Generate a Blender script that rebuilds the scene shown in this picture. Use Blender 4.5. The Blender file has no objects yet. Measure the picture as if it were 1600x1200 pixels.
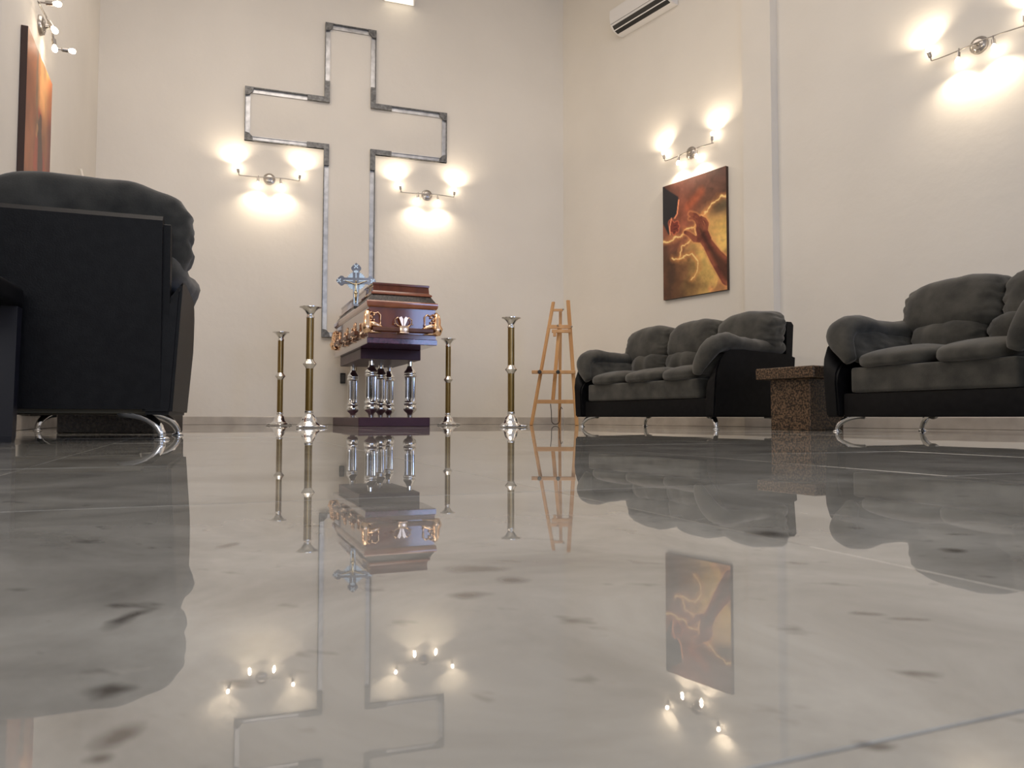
import bpy, bmesh, math, random
import numpy as np
from mathutils import Vector, Matrix, noise
random.seed(4)
PI = math.pi
scene = bpy.context.scene
C = scene.collection

# ------------------------------------------------------------------ camera, light, exposure
CAM_H = .085
PITCH = math.atan(53/1180)
cd = bpy.data.cameras.new('camera'); cam = bpy.data.objects.new('camera', cd); C.objects.link(cam)
cd.sensor_width = 36; cd.lens = 36*1180/1600; cd.clip_start = .01; cd.clip_end = 200
cam.matrix_world = Matrix.Translation((0, 0, CAM_H)) @ Matrix.Rotation(PI/2+PITCH, 4, 'X') @ Matrix.Rotation(.0018, 4, 'Z')
cd.dof.use_dof = True; cd.dof.focus_distance = 7.0; cd.dof.aperture_fstop = 20
scene.camera = cam
scene.view_settings.view_transform = 'Standard'
scene.view_settings.look = 'None'
scene.view_settings.gamma = 1
scene.view_settings.use_curve_mapping = False
scene.view_settings.exposure = .25
world = bpy.data.worlds.new('world'); scene.world = world; world.use_nodes = True
bgn = world.node_tree.nodes['Background']
bgn.inputs[0].default_value = (.62, .78, 1, 1); bgn.inputs[1].default_value = .5
BULB = 28
SPOT = 11
BULB_COL = (1, .83, .62)
def area(name, loc, target, sx, sy, power, col):
    l = bpy.data.lights.new(name, 'AREA'); l.shape = 'RECTANGLE'; l.size = sx; l.size_y = sy; l.energy = power; l.color = col
    o = bpy.data.objects.new(name, l); C.objects.link(o); o.location = loc
    o.rotation_euler = (Vector(target)-Vector(loc)).to_track_quat('-Z', 'Y').to_euler()
    return o
area('daylight_window_right', (6.74, -1.75, 2.2), (0, -1.2, 2.0), 2.7, 2.5, 125, (.38, .54, .96))
area('daylight_window_center', (.9, -3.9, 2.4), (.9, 0, 2.4), 3.4, 2.0, 95, (.96, .96, .97))
area('ceiling_fill', (-1.2, 4.6, 5.75), (-1.2, 4.6, 0), 4.2, 4.2, 150, (1, .89, .785))  # added warm fill under the ceiling, raises the ambient level; no actual lamp

# ------------------------------------------------------------------ helpers
def M(name, col, rough=.5, metal=0, spec=.5, coat=0, emis=None, es=0):
    m = bpy.data.materials.new(name); m.use_nodes = True
    b = m.node_tree.nodes['Principled BSDF']
    b.inputs['Base Color'].default_value = (*col, 1); b.inputs['Roughness'].default_value = rough
    b.inputs['Metallic'].default_value = metal; b.inputs['Specular IOR Level'].default_value = spec
    b.inputs['Coat Weight'].default_value = coat; b.inputs['Coat Roughness'].default_value = .06
    if emis: b.inputs['Emission Color'].default_value = (*emis, 1); b.inputs['Emission Strength'].default_value = es
    return m
def nd(m, t, **k):
    n = m.node_tree.nodes.new(t)
    for a, v in k.items(): setattr(n, a, v)
    return n
def lk(m, a, b): m.node_tree.links.new(a, b)
def bsdf(m): return m.node_tree.nodes['Principled BSDF']
def noisy(m, c1, c2, scale, detail=4, stretch=(1, 1, 1), lo=.35, hi=.65, bump=0, bscale=None, coord='Object', dist=0, bdist=.01):
    tc = nd(m, 'ShaderNodeTexCoord'); mp = nd(m, 'ShaderNodeMapping'); mp.inputs['Scale'].default_value = stretch
    src = tc.outputs[coord]
    lk(m, src, mp.inputs[0])
    n = nd(m, 'ShaderNodeTexNoise'); n.inputs['Scale'].default_value = scale; n.inputs['Detail'].default_value = detail
    n.inputs['Distortion'].default_value = dist
    lk(m, mp.outputs[0], n.inputs['Vector'])
    r = nd(m, 'ShaderNodeValToRGB'); r.color_ramp.elements[0].position = lo; r.color_ramp.elements[1].position = hi
    r.color_ramp.elements[0].color = (*c1, 1); r.color_ramp.elements[1].color = (*c2, 1)
    lk(m, n.outputs[0], r.inputs[0]); lk(m, r.outputs[0], bsdf(m).inputs['Base Color'])
    if bump:
        n2 = nd(m, 'ShaderNodeTexNoise'); n2.inputs['Scale'].default_value = bscale or scale; n2.inputs['Detail'].default_value = 3
        lk(m, mp.outputs[0], n2.inputs['Vector'])
        bp = nd(m, 'ShaderNodeBump'); bp.inputs['Strength'].default_value = bump; bp.inputs['Distance'].default_value = bdist
        lk(m, n2.outputs[0], bp.inputs['Height']); lk(m, bp.outputs[0], bsdf(m).inputs['Normal'])
    return m

def obj(name, bm, mat, parent=None, smooth=False, loc=(0, 0, 0), rot=(0, 0, 0), auto=None):
    me = bpy.data.meshes.new(name)
    bmesh.ops.recalc_face_normals(bm, faces=bm.faces[:]) if len(bm.faces) else None
    bm.to_mesh(me); bm.free()
    o = bpy.data.objects.new(name, me); C.objects.link(o)
    for x in (mat if isinstance(mat, (list, tuple)) else [mat]): me.materials.append(x)
    o.parent = parent; o.location = loc; o.rotation_euler = rot
    if smooth or auto:
        for p in me.polygons: p.use_smooth = True
    if auto:
        me.set_sharp_from_angle(angle=math.radians(auto))
    return o
def tag(o, label=None, cat=None, group=None, kind=None):
    if label: o['label'] = label
    if cat: o['category'] = cat
    if group: o['group'] = group
    if kind: o['kind'] = kind
    return o
def thing(name, label, cat, loc=(0, 0, 0), rz=0, group=None):
    o = bpy.data.objects.new(name, None); C.objects.link(o); o.location = loc; o.rotation_euler = (0, 0, rz)
    o.empty_display_size = .1
    return tag(o, label, cat, group)
def copy_tree(o, parent=None, label=None):
    c = o.copy(); C.objects.link(c)
    if parent: c.parent = parent
    if label: c['label'] = label
    for ch in list(o.children): copy_tree(ch, c)
    return c

def bx(bm, x0, x1, y0, y1, z0, z1, bev=0, seg=2):
    r = bmesh.ops.create_cube(bm, size=1, matrix=Matrix.Translation(((x0+x1)/2, (y0+y1)/2, (z0+z1)/2)) @ Matrix.Diagonal((abs(x1-x0), abs(y1-y0), abs(z1-z0), 1)))
    if bev:
        es = list({e for v in r['verts'] for e in v.link_edges})
        bmesh.ops.bevel(bm, geom=es, offset=bev, segments=seg, affect='EDGES', profile=.6)
    return bm
def box(*a, **k): return bx(bmesh.new(), *a, **k)
def bar(bm, p, q, w, t, up=(0, 0, 1)):
    """square-section bar from p to q; w across, t thick"""
    p = Vector(p); q = Vector(q); d = (q-p); L = d.length; d.normalize(); u = Vector(up)
    s = d.cross(u)
    if s.length < 1e-4: s = d.cross(Vector((0, 1, 0)))
    s.normalize(); u = s.cross(d)
    m = Matrix((s, d, u)).transposed().to_4x4(); m.translation = (p+q)/2
    r = bmesh.ops.create_cube(bm, size=1, matrix=m @ Matrix.Diagonal((w, L, t, 1)))
    es = list({e for v in r['verts'] for e in v.link_edges})
    bmesh.ops.bevel(bm, geom=es, offset=min(w, t)*.12, segments=1, affect='EDGES')
    return bm
def lathe(prof, seg=24, bm=None, mat=None, flute=0, fr=(0, 0), nf=16):
    bm = bm or bmesh.new(); rings = []
    for r, z in prof:
        ring = []
        for i in range(seg):
            a = 2*PI*i/seg; rr = max(r, .0004)
            if flute and fr[0] < z < fr[1]: rr *= 1-flute*(.5+.5*math.cos(nf*a))
            ring.append(bm.verts.new((rr*math.cos(a), rr*math.sin(a), z)))
        rings.append(ring)
    for a, b in zip(rings, rings[1:]):
        for i in range(seg): bm.faces.new((a[i], a[(i+1) % seg], b[(i+1) % seg], b[i]))
    bm.faces.new(rings[0][::-1]); bm.faces.new(rings[-1])
    if mat: bmesh.ops.transform(bm, matrix=mat, verts=[v for r in rings for v in r])
    return bm
def tube(path, rad, seg=10, bm=None, sx=1, sy=1, ref=(0, 0, 1)):
    """sweep; rad number or list; section scaled by sx (side) sy (normal)"""
    bm = bm or bmesh.new(); n = len(path); P = [Vector(p) for p in path]; rings = []
    R = rad if isinstance(rad, (list, tuple)) else [rad]*n
    for i in range(n):
        t = (P[min(i+1, n-1)]-P[max(i-1, 0)]).normalized()
        s = t.cross(Vector(ref))
        if s.length < 1e-3: s = t.cross(Vector((0, 1, 0)))
        s.normalize(); u = s.cross(t)
        rx, ry = (R[i] if isinstance(R[i], (list, tuple)) else (R[i]*sx, R[i]*sy))
        rings.append([bm.verts.new(P[i]+s*math.cos(2*PI*k/seg)*rx+u*math.sin(2*PI*k/seg)*ry) for k in range(seg)])
    for a, b in zip(rings, rings[1:]):
        for k in range(seg): bm.faces.new((a[k], a[(k+1) % seg], b[(k+1) % seg], b[k]))
    bm.faces.new(rings[0][::-1]); bm.faces.new(rings[-1])
    return bm
def prism(pts, a0, a1, axis='z', bm=None, bev=0):
    """extrude 2D outline; axis z:(x,y) y:(x,z) x:(y,z)"""
    bm = bm or bmesh.new()
    f = {'z': lambda p, a: (p[0], p[1], a), 'y': lambda p, a: (p[0], a, p[1]), 'x': lambda p, a: (a, p[0], p[1])}[axis]
    A = [bm.verts.new(f(p, a0)) for p in pts]; B = [bm.verts.new(f(p, a1)) for p in pts]
    n = len(pts)
    fs = [bm.faces.new(A[::-1]), bm.faces.new(B)]
    for i in range(n): bm.faces.new((A[i], A[(i+1) % n], B[(i+1) % n], B[i]))
    if bev:
        es = [e for e in fs[0].edges]+[e for e in fs[1].edges]
        bmesh.ops.bevel(bm, geom=es, offset=bev, segments=2, affect='EDGES')
    return bm
def pillow(cx, cy, cz, hx, hy, hz, e=3.2, n=16, wr=.008, ws=9, seed=0, lean=0, fn=None, pinch=0):
    """soft cushion: rounded box with wrinkles; lean shears y with z"""
    bm = bmesh.new()
    bmesh.ops.create_cube(bm, size=2)
    bmesh.ops.subdivide_edges(bm, edges=bm.edges[:], cuts=n, use_grid_fill=True)
    for v in bm.verts:
        p = v.co.copy()
        l = (abs(p.x)**e+abs(p.y)**e+abs(p.z)**e)**(1/e)
        p /= l
        q = Vector((p.x*hx, p.y*hy, p.z*hz))
        d = Vector((p.x/hx, p.y/hy, p.z/hz)).normalized()
        w = noise.noise(Vector((q.x*ws+seed*7, q.y*ws*.8, q.z*ws*.6)))*wr
        edge = max(abs(p.x), 0)**6
        w += math.sin(q.z*95+noise.noise(q*14+Vector((seed, 0, 0)))*5)*wr*.5*edge+noise.noise(Vector((q.x*9+seed, q.y*9, q.z*42)))*wr*.35*abs(p.x)**2
        q += d*w
        if fn: q = fn(q, p)
        q.y += lean*(q.z)
        v.co = q+Vector((cx, cy, cz))
    return bm

# ------------------------------------------------------------------ materials
wall_m = noisy(M('wall_paint', (.8, .76, .7), .75, spec=.2), (.76, .718, .652), (.80, .757, .69), .9, 3, bump=.25, bscale=9, bdist=.01)
ceil_m = M('ceiling_paint', (.84, .81, .77), .8, spec=.1)
base_m = noisy(M('baseboard_marble', (.5, .45, .4), .22), (.42, .375, .33), (.56, .51, .45), 4, 6, bump=0)
alum = noisy(M('galvanised_steel', (.5, .5, .5), .38, .75), (.42, .42, .43), (.62, .62, .63), 12)
alum_d = noisy(M('dark_steel_edge', (.12, .12, .12), .45, .5), (.10, .10, .10), (.2, .2, .2), 30)
chrome = M('chrome', (.82, .83, .85), .09, 1)
chrome2 = M('polished_aluminium', (.74, .73, .71), .2, 1)
nickel = M('brushed_nickel', (.42, .39, .36), .32, 1)
leather = noisy(M('black_leather', (.014, .014, .015), .5, spec=.16), (.004, .004, .005), (.007, .007, .008), 25, bump=.25, bscale=180, bdist=.002)
fabric = noisy(M('charcoal_microsuede', (.06, .058, .052), .92, spec=.15), (.033, .032, .028), (.072, .068, .058), 7, 5, bump=.5, bscale=160, bdist=.002)
bsdf(fabric).inputs['Sheen Weight'].default_value = .25; bsdf(fabric).inputs['Sheen Roughness'].default_value = .5
under_m = M('sofa_underlining', (.16, .15, .12), .9, spec=.1)
wood = noisy(M('beech_wood', (.62, .36, .15), .45), (.50, .26, .10), (.68, .40, .18), 5, 5, (1, 1, .15))
maho = noisy(M('mahogany_lacquer', (.14, .035, .015), .12, coat=1), (.105, .026, .012), (.19, .052, .022), 5, 6, (1, 1, .2), dist=1)
maho2 = noisy(M('light_mahogany_trim', (.28, .08, .03), .12, coat=1), (.22, .065, .026), (.34, .11, .042), 6, 6)
darkband = noisy(M('carved_dark_band', (.05, .04, .035), .35, coat=.25), (.008, .006, .006), (.045, .034, .03), 60, 4, bump=1, bscale=70, bdist=.01)
purple = noisy(M('purple_marbled_lacquer', (.07, .02, .05), .14, coat=1), (.035, .012, .03), (.13, .035, .08), 14, 6, dist=1.5)
stand_m = noisy(M('aubergine_lacquer', (.055, .022, .04), .35, spec=.2), (.045, .018, .03), (.065, .028, .044), 4)
gold = M('rose_gold', (.95, .66, .44), .2, 1)
brass = noisy(M('gold_tinted_tube', (.22, .145, .04), .25, .55, coat=.4), (.20, .125, .03), (.27, .18, .055), 3, 2, (1, 1, .6))
granite = noisy(M('brown_granite', (.12, .08, .05), .3), (.018, .013, .011), (.20, .125, .075), 75, 3, lo=.42, hi=.62)
granite_b = noisy(M('black_granite', (.015, .013, .012), .2), (.006, .005, .005), (.03, .025, .02), 60, 3)
plastic_w = M('white_plastic', (.78, .76, .74), .35)
plastic_b = M('black_plastic', (.012, .012, .012), .4)
black_w = M('dark_stained_wood', (.008, .008, .014), .4)
bulb_m = M('lit_bulb', (1, 1, 1), .5, emis=BULB_COL, es=BULB)
grout = M('grout', (.20, .18, .16), .6)

# polished marble floor tiles
marble = M('polished_marble', (.4, .37, .33), .012, spec=.5)
def marble_nodes(m):
    g = nd(m, 'ShaderNodeNewGeometry'); oi = nd(m, 'ShaderNodeObjectInfo')
    cmb = nd(m, 'ShaderNodeMapping'); cmb.inputs['Rotation'].default_value = (0, 0, .38)
    lk(m, g.outputs['Position'], cmb.inputs[0])
    sc = nd(m, 'ShaderNodeVectorMath', operation='SCALE'); lk(m, oi.outputs['Random'], sc.inputs['Scale']); sc.inputs[0].default_value = (3.1, 5.7, 0)
    ad = nd(m, 'ShaderNodeVectorMath', operation='ADD'); lk(m, cmb.outputs[0], ad.inputs[0]); lk(m, sc.outputs[0], ad.inputs[1])
    # soft cloudy veins
    n1 = nd(m, 'ShaderNodeTexNoise'); n1.inputs['Scale'].default_value = 5.5; n1.inputs['Detail'].default_value = 7; n1.inputs['Distortion'].default_value = .8; n1.inputs['Roughness'].default_value = .6
    lk(m, ad.outputs[0], n1.inputs['Vector'])
    r1 = nd(m, 'ShaderNodeValToRGB'); e = r1.color_ramp.elements; e[0].position = .3; e[0].color = (.245, .232, .203, 1); e[1].position = .68; e[1].color = (.49, .472, .42, 1)
    lk(m, n1.outputs[0], r1.inputs[0])
    # sparse dark flecks, stretched across the slab
    mp = nd(m, 'ShaderNodeMapping'); mp.inputs['Scale'].default_value = (24, 42, 1); lk(m, ad.outputs[0], mp.inputs[0])
    n2 = nd(m, 'ShaderNodeTexNoise'); n2.inputs['Scale'].default_value = 1; n2.inputs['Detail'].default_value = 3; n2.inputs['Roughness'].default_value = .55
    lk(m, mp.outputs[0], n2.inputs['Vector'])
    r2 = nd(m, 'ShaderNodeValToRGB'); e = r2.color_ramp.elements; e[0].position = .64; e[0].color = (0, 0, 0, 1); e[1].position = .80; e[1].color = (1, 1, 1, 1)
    lk(m, n2.outputs[0], r2.inputs[0])
    mx = nd(m, 'ShaderNodeMix', data_type='RGBA'); mx.inputs['B'].default_value = (.06, .045, .036, 1)
    lk(m, r2.outputs[0], mx.inputs['Factor']); lk(m, r1.outputs[0], mx.inputs['A'])
    # a few dark mineral stains that lie where the slab shows them
    wob = nd(m, 'ShaderNodeTexNoise'); wob.inputs['Scale'].default_value = 45; wob.inputs['Detail'].default_value = 3
    lk(m, g.outputs['Position'], wob.inputs['Vector'])
    wv = nd(m, 'ShaderNodeVectorMath', operation='MULTIPLY_ADD'); wv.inputs[1].default_value = (.016, .016, 0); wv.inputs[2].default_value = (-.008, -.008, 0)
    lk(m, wob.outputs['Color'], wv.inputs[0])
    pw = nd(m, 'ShaderNodeVectorMath', operation='ADD'); lk(m, g.outputs['Position'], pw.inputs[0]); lk(m, wv.outputs[0], pw.inputs[1])
    acc = None
    for (x, y, rx, ry) in ((-.162, .325, .006, .022), (-.124, .240, .009, .007), (-.106, .205, .006, .010), (-.102, .192, .006, .005), (-.021, .368, .012, .010), (.285, .492, .010, .012),
                           (.155, .333, .008, .005), (.168, .326, .010, .004), (-.188, .508, .006, .014), (.095, .200, .006, .004), (.14, .197, .006, .004), (-.02, .43, .02, .012), (.0, .40, .012, .01), (.19, .56, .02, .02), (.34, .29, .01, .006)):
        sb = nd(m, 'ShaderNodeVectorMath', operation='SUBTRACT'); lk(m, pw.outputs[0], sb.inputs[0]); sb.inputs[1].default_value = (x, y, 0)
        ml = nd(m, 'ShaderNodeVectorMath', operation='MULTIPLY'); lk(m, sb.outputs[0], ml.inputs[0]); ml.inputs[1].default_value = (1.45/rx, 1.45/ry, 0)
        ln = nd(m, 'ShaderNodeVectorMath', operation='LENGTH'); lk(m, ml.outputs[0], ln.inputs[0])
        mr = nd(m, 'ShaderNodeMapRange'); mr.inputs[1].default_value = 1.5; mr.inputs[2].default_value = .4; lk(m, ln.outputs['Value'], mr.inputs[0])
        if acc is None: acc = mr.outputs[0]
        else:
            mxx = nd(m, 'ShaderNodeMath', operation='MAXIMUM'); lk(m, acc, mxx.inputs[0]); lk(m, mr.outputs[0], mxx.inputs[1]); acc = mxx.outputs[0]
    hf = nd(m, 'ShaderNodeMath', operation='MULTIPLY'); hf.inputs[1].default_value = .72; lk(m, acc, hf.inputs[0])
    mx2 = nd(m, 'ShaderNodeMix', data_type='RGBA'); mx2.inputs['B'].default_value = (.03, .018, .012, 1)
    lk(m, hf.outputs[0], mx2.inputs['Factor']); lk(m, mx.outputs['Result'], mx2.inputs['A'])
    lk(m, mx2.outputs['Result'], bsdf(m).inputs['Base Color'])
    # slight polishing waves
    n3 = nd(m, 'ShaderNodeTexNoise'); n3.inputs['Scale'].default_value = 3.2; n3.inputs['Detail'].default_value = 1.5
    lk(m, ad.outputs[0], n3.inputs['Vector'])
    bp = nd(m, 'ShaderNodeBump'); bp.inputs['Strength'].default_value = 1; bp.inputs['Distance'].default_value = .00016
    lk(m, n3.outputs[0], bp.inputs['Height']); lk(m, bp.outputs[0], bsdf(m).inputs['Normal'])
    bsdf(m).inputs['IOR'].default_value = 1.58
marble_nodes(marble)

# ------------------------------------------------------------------ room frames (x to the right, y into the wall)
def frame(o, e):
    e = Vector(e).normalized(); return Vector(o), e, Vector((-e.y, e.x))
FB = frame((-1.99, 9.2), (.946, .324))          # back wall
BL = FB[0]-FB[1]*2.80; BR = FB[0]+FB[1]*2.835
FR = frame(BR, (.575, -.818))          # right wall
FL = frame((-2.89, 4.2), (BL.x+2.89, BL.y-4.2))          # left wall
def wp(F, s, off, z):  # off = distance out of the wall into the room
    p = F[0]+F[1]*s-F[2]*off; return (p.x, p.y, z)
def rz(F): return math.atan2(F[1].y, F[1].x)
H = 5.85
def wallslab(name, p, q, z0=0, z1=H, t=.15):
    """slab whose room face runs p->q (room on the right-hand side when walking p->q is -normal)"""
    p = Vector(p); q = Vector(q); e = (q-p).normalized(); L = (q-p).length
    o = obj(name, box(0, L, 0, t, z0, z1), wall_m, loc=(p.x, p.y, 0), rot=(0, 0, math.atan2(e.y, e.x)))
    return tag(o, kind='structure')
def wpt(F, s, off=0): return (F[0]+F[1]*s-F[2]*off)
LW0 = wpt(FL, -.35)
back = wallslab('wall_back', BL, BR)
right = wallslab('wall_right', BR, wpt(FR, 10.6))
left = wallslab('wall_left', LW0, BL)
wallslab('wall_left_recess', (-5.2, 3.3), LW0)
wallslab('wall_left_near', (-5.2, -4), (-5.2, 3.3))
_a = wpt(FR, 10.6)
for nm, y0, y1, z0, z1 in (('wall_right_near', _a.y, -.4, 0, H), ('wall_right_rear', -3.1, -4, 0, H), ('wall_right_sill', -.4, -3.1, 0, .95), ('wall_right_lintel', -.4, -3.1, 3.45, H)):
    wallslab(nm, (6.85, y0), (6.85, y1), z0, z1)
# rear wall with a window opening (behind the viewer)
def rear(x0, x1, z0, z1, bm): bx(bm, x0, x1, -4.15, -4, z0, z1)
bm = bmesh.new()
for a in ((-5.3, -.9, 0, H), (2.7, 7.2, 0, H), (-.9, 2.7, 0, 1.3), (-.9, 2.7, 3.5, H)): rear(*a, bm)
tag(obj('wall_rear', bm, wall_m), kind='structure')
bm = bmesh.new()
bx(bm, -5.6, 7.4, -4.4, 10.9, H, H+.12)
tag(obj('ceiling', bm, ceil_m), kind='structure')
# recess in the right wall: proud pilaster whose end face looks at the room
pil = box(3.03, 3.37, -.105, 0, 0, H)
tag(obj('trim_1', pil, wall_m, loc=(BR.x, BR.y, 0), rot=(0, 0, rz(FR))), kind='structure')
# baseboards
def baseboard(name, F, s0, s1, off=0):
    o = obj(name, box(s0, s1, -.014-off, -off, 0, .094, bev=.003, seg=1), base_m, loc=(F[0].x, F[0].y, 0), rot=(0, 0, rz(F)))
    return tag(o, kind='structure')
baseboard('baseboard_back', FB, -2.79, 2.82)
baseboard('baseboard_right', FR, .02, 3.03); baseboard('baseboard_right_near', FR, 3.36, 10.5)
baseboard('baseboard_pilaster', FR, 3.02, 3.385, .105)
baseboard('baseboard_left', FL, -.33, 4.43)

# ------------------------------------------------------------------ floor: screed plus individually laid marble tiles
bm = bmesh.new(); bx(bm, -5.6, 7.4, -4.4, 10.9, -.06, -.0008)
floor = tag(obj('floor', bm, grout), kind='structure')
TS = .65; TA = math.radians(22)
W2 = Vector((math.cos(TA), math.sin(TA))); U2 = Vector((-math.sin(TA), math.cos(TA)))
tile_bm = box(-TS/2+.0006, TS/2-.0006, -TS/2+.0006, TS/2-.0006, -.02, 0, bev=.0004, seg=1)
tile_me = None
room_poly = [Vector((-5.2, -4)), Vector((6.9, -4)), wpt(FR, 10.6), BR, BL, LW0, Vector((-5.2, 3.3))]
def inside(p, m=.1):
    n = len(room_poly)
    for i in range(n):
        a, b = room_poly[i], room_poly[(i+1) % n]
        d = b-a
        if i in (4, 5): continue
        if d.x*(p.y-a.y)-d.y*(p.x-a.x) < -m*d.length: return False
    if (p-LW0).dot(Vector((.92, .393))) < -m and p.y > 4.2: return False
    if p.x < -5.2-m: return False
    return True
tiles = []
for j in range(-8, 18):
    for i in range(-14, 16):
        off = .3735 if j % 2 == 1 or True else 0
        c = W2*(off+TS*(i+.5)) + U2*(.802+TS*(j-.5))
        if j <= 1 and j > -3: c += W2*0
        if not inside(c, .45): continue
        vis = c.y > -.6 and abs(c.x) < .72*max(c.y, 0)+.9
        tiles.append((c.length if vis else 99+c.length, c.x, c.y))
tiles.sort()
rest = bmesh.new()
for k, (d, x, y) in enumerate(tiles):
    if k < 290 and d < 99:
        if tile_me is None:
            o = obj('marble_tile', tile_bm, marble, floor, loc=(x, y, 0), rot=(0, 0, TA)); tile_me = o.data
        else:
            o = bpy.data.objects.new('marble_tile', tile_me); C.objects.link(o); o.parent = floor; o.location = (x, y, 0)
            o.rotation_euler = (0, 0, TA)
        t = .0007 if y > 1.2 else .0003
        o.rotation_euler = (random.uniform(-t, t), random.uniform(-t, t), TA)
    else:
        bmesh.ops.create_cube(rest, size=1, matrix=Matrix.Translation((x, y, -.01)) @ Matrix.Rotation(TA, 4, 'Z') @ Matrix.Diagonal((TS-.003, TS-.003, .02, 1)))
if len(rest.verts): tag(obj('marble_paving', rest, marble, floor), kind='stuff')

# ------------------------------------------------------------------ steel outline cross on the back wall
cross = thing('wall_cross', 'large hollow cross outlined in grey steel channel high on the back wall behind the coffin', 'cross', wp(FB, 0, 0, 0), rz(FB))
XL, XR, AL, AR = -.335, .288, -1.25, 1.2
ZT, ZA, ZB, Z0 = 4.93, 4.0, 3.355, 1.055
outl = [(XL, ZT), (XR, ZT), (XR, ZA), (AR, ZA), (AR, ZB), (XR, ZB), (XR, Z0), (XL, Z0), (XL, ZB), (AL, ZB), (AL, ZA), (XL, ZA)]
nP = len(outl)
for i in range(nP):
    a = Vector(outl[i]); b = Vector(outl[(i+1) % nP]); d = (b-a).normalized(); inn = Vector((d.y, -d.x))
    # clockwise outline: inward is to the right
    bm = bmesh.new()
    pts = [a, b, b+inn*.062, a+inn*.062]
    prism([(p.x, p.y) for p in pts], -.003, -.007, 'y', bm)
    o = obj('steel_channel', bm, alum, cross)
    bm = bmesh.new(); pts = [a, b, b+inn*.008, a+inn*.008]
    prism([(p.x, p.y) for p in pts], -.003, -.042, 'y', bm)
    f = obj('outer_flange', bm, alum_d, o)
    bm = bmesh.new(); pts = [a+inn*.056+d*.02, b+inn*.056-d*.02, b+inn*.062-d*.02, a+inn*.062+d*.02]
    prism([(p.x, p.y) for p in pts], -.006, -.018, 'y', bm)
    obj('inner_lip', bm, alum, o)
for i in range(nP):
    p = Vector(outl[i]); a = (Vector(outl[i-1])-p).normalized(); b = (Vector(outl[(i+1) % nP])-p).normalized()
    concave = i in (2, 5, 8, 11)
    bm = bmesh.new()
    if not concave:
        q = [p, p+a*.10, p+a*.09+b*.05, p+a*.05+b*.09, p+b*.10]
        prism([(v.x, v.y) for v in q], -.010, -.046, 'y', bm)
        for k, (aa, bb) in enumerate(((.03, .03), (.07, .03), (.03, .07))):
            c = p+a*aa+b*bb; bx(bm, c.x-.007, c.x+.007, -.052, -.045, c.y-.007, c.y+.007, bev=.002, seg=1)
        obj('corner_bracket', bm, alum_d, cross)
    else:
        # L bracket with slots lying on the two channels (on the metal side of the edge)
        w = .062; ar = .20
        ia, ib = -b, -a            # inward directions at a concave corner
        prism([(v.x, v.y) for v in (p+ia*0, p+a*ar, p+a*ar-b*w, p-b*w)], -.010, -.046, 'y', bm)
        prism([(v.x, v.y) for v in (p-a*w-b*w, p-b*w, p, p+b*ar, p+b*ar-a*w)], -.0102, -.0462, 'y', bm)
        for k in range(5):
            for dd, oo in ((a, b), (b, a)):
                c = p+dd*(.02+.04*k)-oo*w*.5
                bx(bm, c.x-.008, c.x+.008, -.050, -.046, c.y-.008, c.y+.008)
        obj('slotted_bracket', bm, alum_d, cross)

# ------------------------------------------------------------------ wall sconces with four bulbs
DIRS = ((-.22, -.06, 1), (.12, -.04, 1), (-.06, -.12, -1), (.10, -.12, -1))
def sconce(F, s, z, label, flip=1, dirs=DIRS):
    t = thing('wall_sconce', label, 'lamp', wp(F, s, 0, z), rz(F), 'four-bulb bar sconces on the walls')
    ax = Matrix.Rotation(PI/2, 4, 'X')   # lathe axis z -> -y
    prof = [(.068, .002), (.069, .012), (.062, .024), (.045, .030), (.040, .036), (.018, .040), (.014, .060), (0, .062)]
    bm = lathe(prof, 28, mat=ax)
    for k in range(3):   # pressed petals on the lower half
        a = -PI/2+(k-1)*.75
        c = Vector((.045*math.cos(a), -.030, .045*math.sin(a)))
        bar(bm, c*1.0+Vector((0, 0, 0)), (c.x*1.45, -.024, c.z*1.45), .026, .006, up=(0, 1, 0))
    obj('backplate', bm, nickel, t, auto=40)
    n = 25; path = []
    for i in range(n):
        x = -.345+.69*i/(n-1)
        path.append((x, -.058-.010*math.cos(x*9), .006*math.sin(x*9.0)*flip))
    obj('bar', tube(path, .0055, 8), nickel, t, smooth=True)
    for x, d in (zip((-.34, .34, -.125, .125), dirs)):
        base = Vector((x, -.066, 0)); d = Vector(d).normalized()
        bm = bmesh.new()
        p0 = base+d*-.008; p1 = base+d*.022; p2 = base+d*.066
        ref = (0, 0, 1) if abs(d.z) < .9 else (0, 1, 0)
        tube([p0, p1], .006, 8, bm, ref=ref); tube([p1, p1+d*.004, p2, p2+d*.002], [.010, .0145, .0155, .013], 14, bm, ref=ref)
        so = obj('socket', bm, nickel, t, auto=40)
        bm = bmesh.new()
        q = d.to_track_quat('Z', 'Y')
        m = q.to_matrix().to_4x4(); m.translation = p2+d*.002
        lathe([(.009, 0), (.012, .006), (.0175, .018), (.019, .028), (.016, .040), (.008, .047), (0, .049)], 14, bm, m)
        obj('bulb', bm, bulb_m, so, smooth=True)
        l = bpy.data.lights.new('bulb_light', 'SPOT'); l.energy = SPOT; l.color = BULB_COL; l.spot_size = math.radians(150); l.spot_blend = .9; l.shadow_soft_size = .015
        lo_ = bpy.data.objects.new('bulb_light', l); C.objects.link(lo_); lo_.parent = t; lo_.location = p2+d*.062
        lo_.rotation_euler = (-d).to_track_quat('Z', 'Y').to_euler()
    return t
sconce(FB, -.96, 2.925, 'nickel four-bulb bar sconce on the back wall left of the steel cross stem')
sconce(FB, .95, 2.915, 'nickel four-bulb bar sconce on the back wall right of the steel cross stem')
sconce(FR, 2.26, 3.03, 'nickel four-bulb bar sconce directly above the painting of reaching hands')
sconce(FR, 5.22, 3.035, 'nickel four-bulb bar sconce at the top right, above the two-seat sofa')
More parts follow.
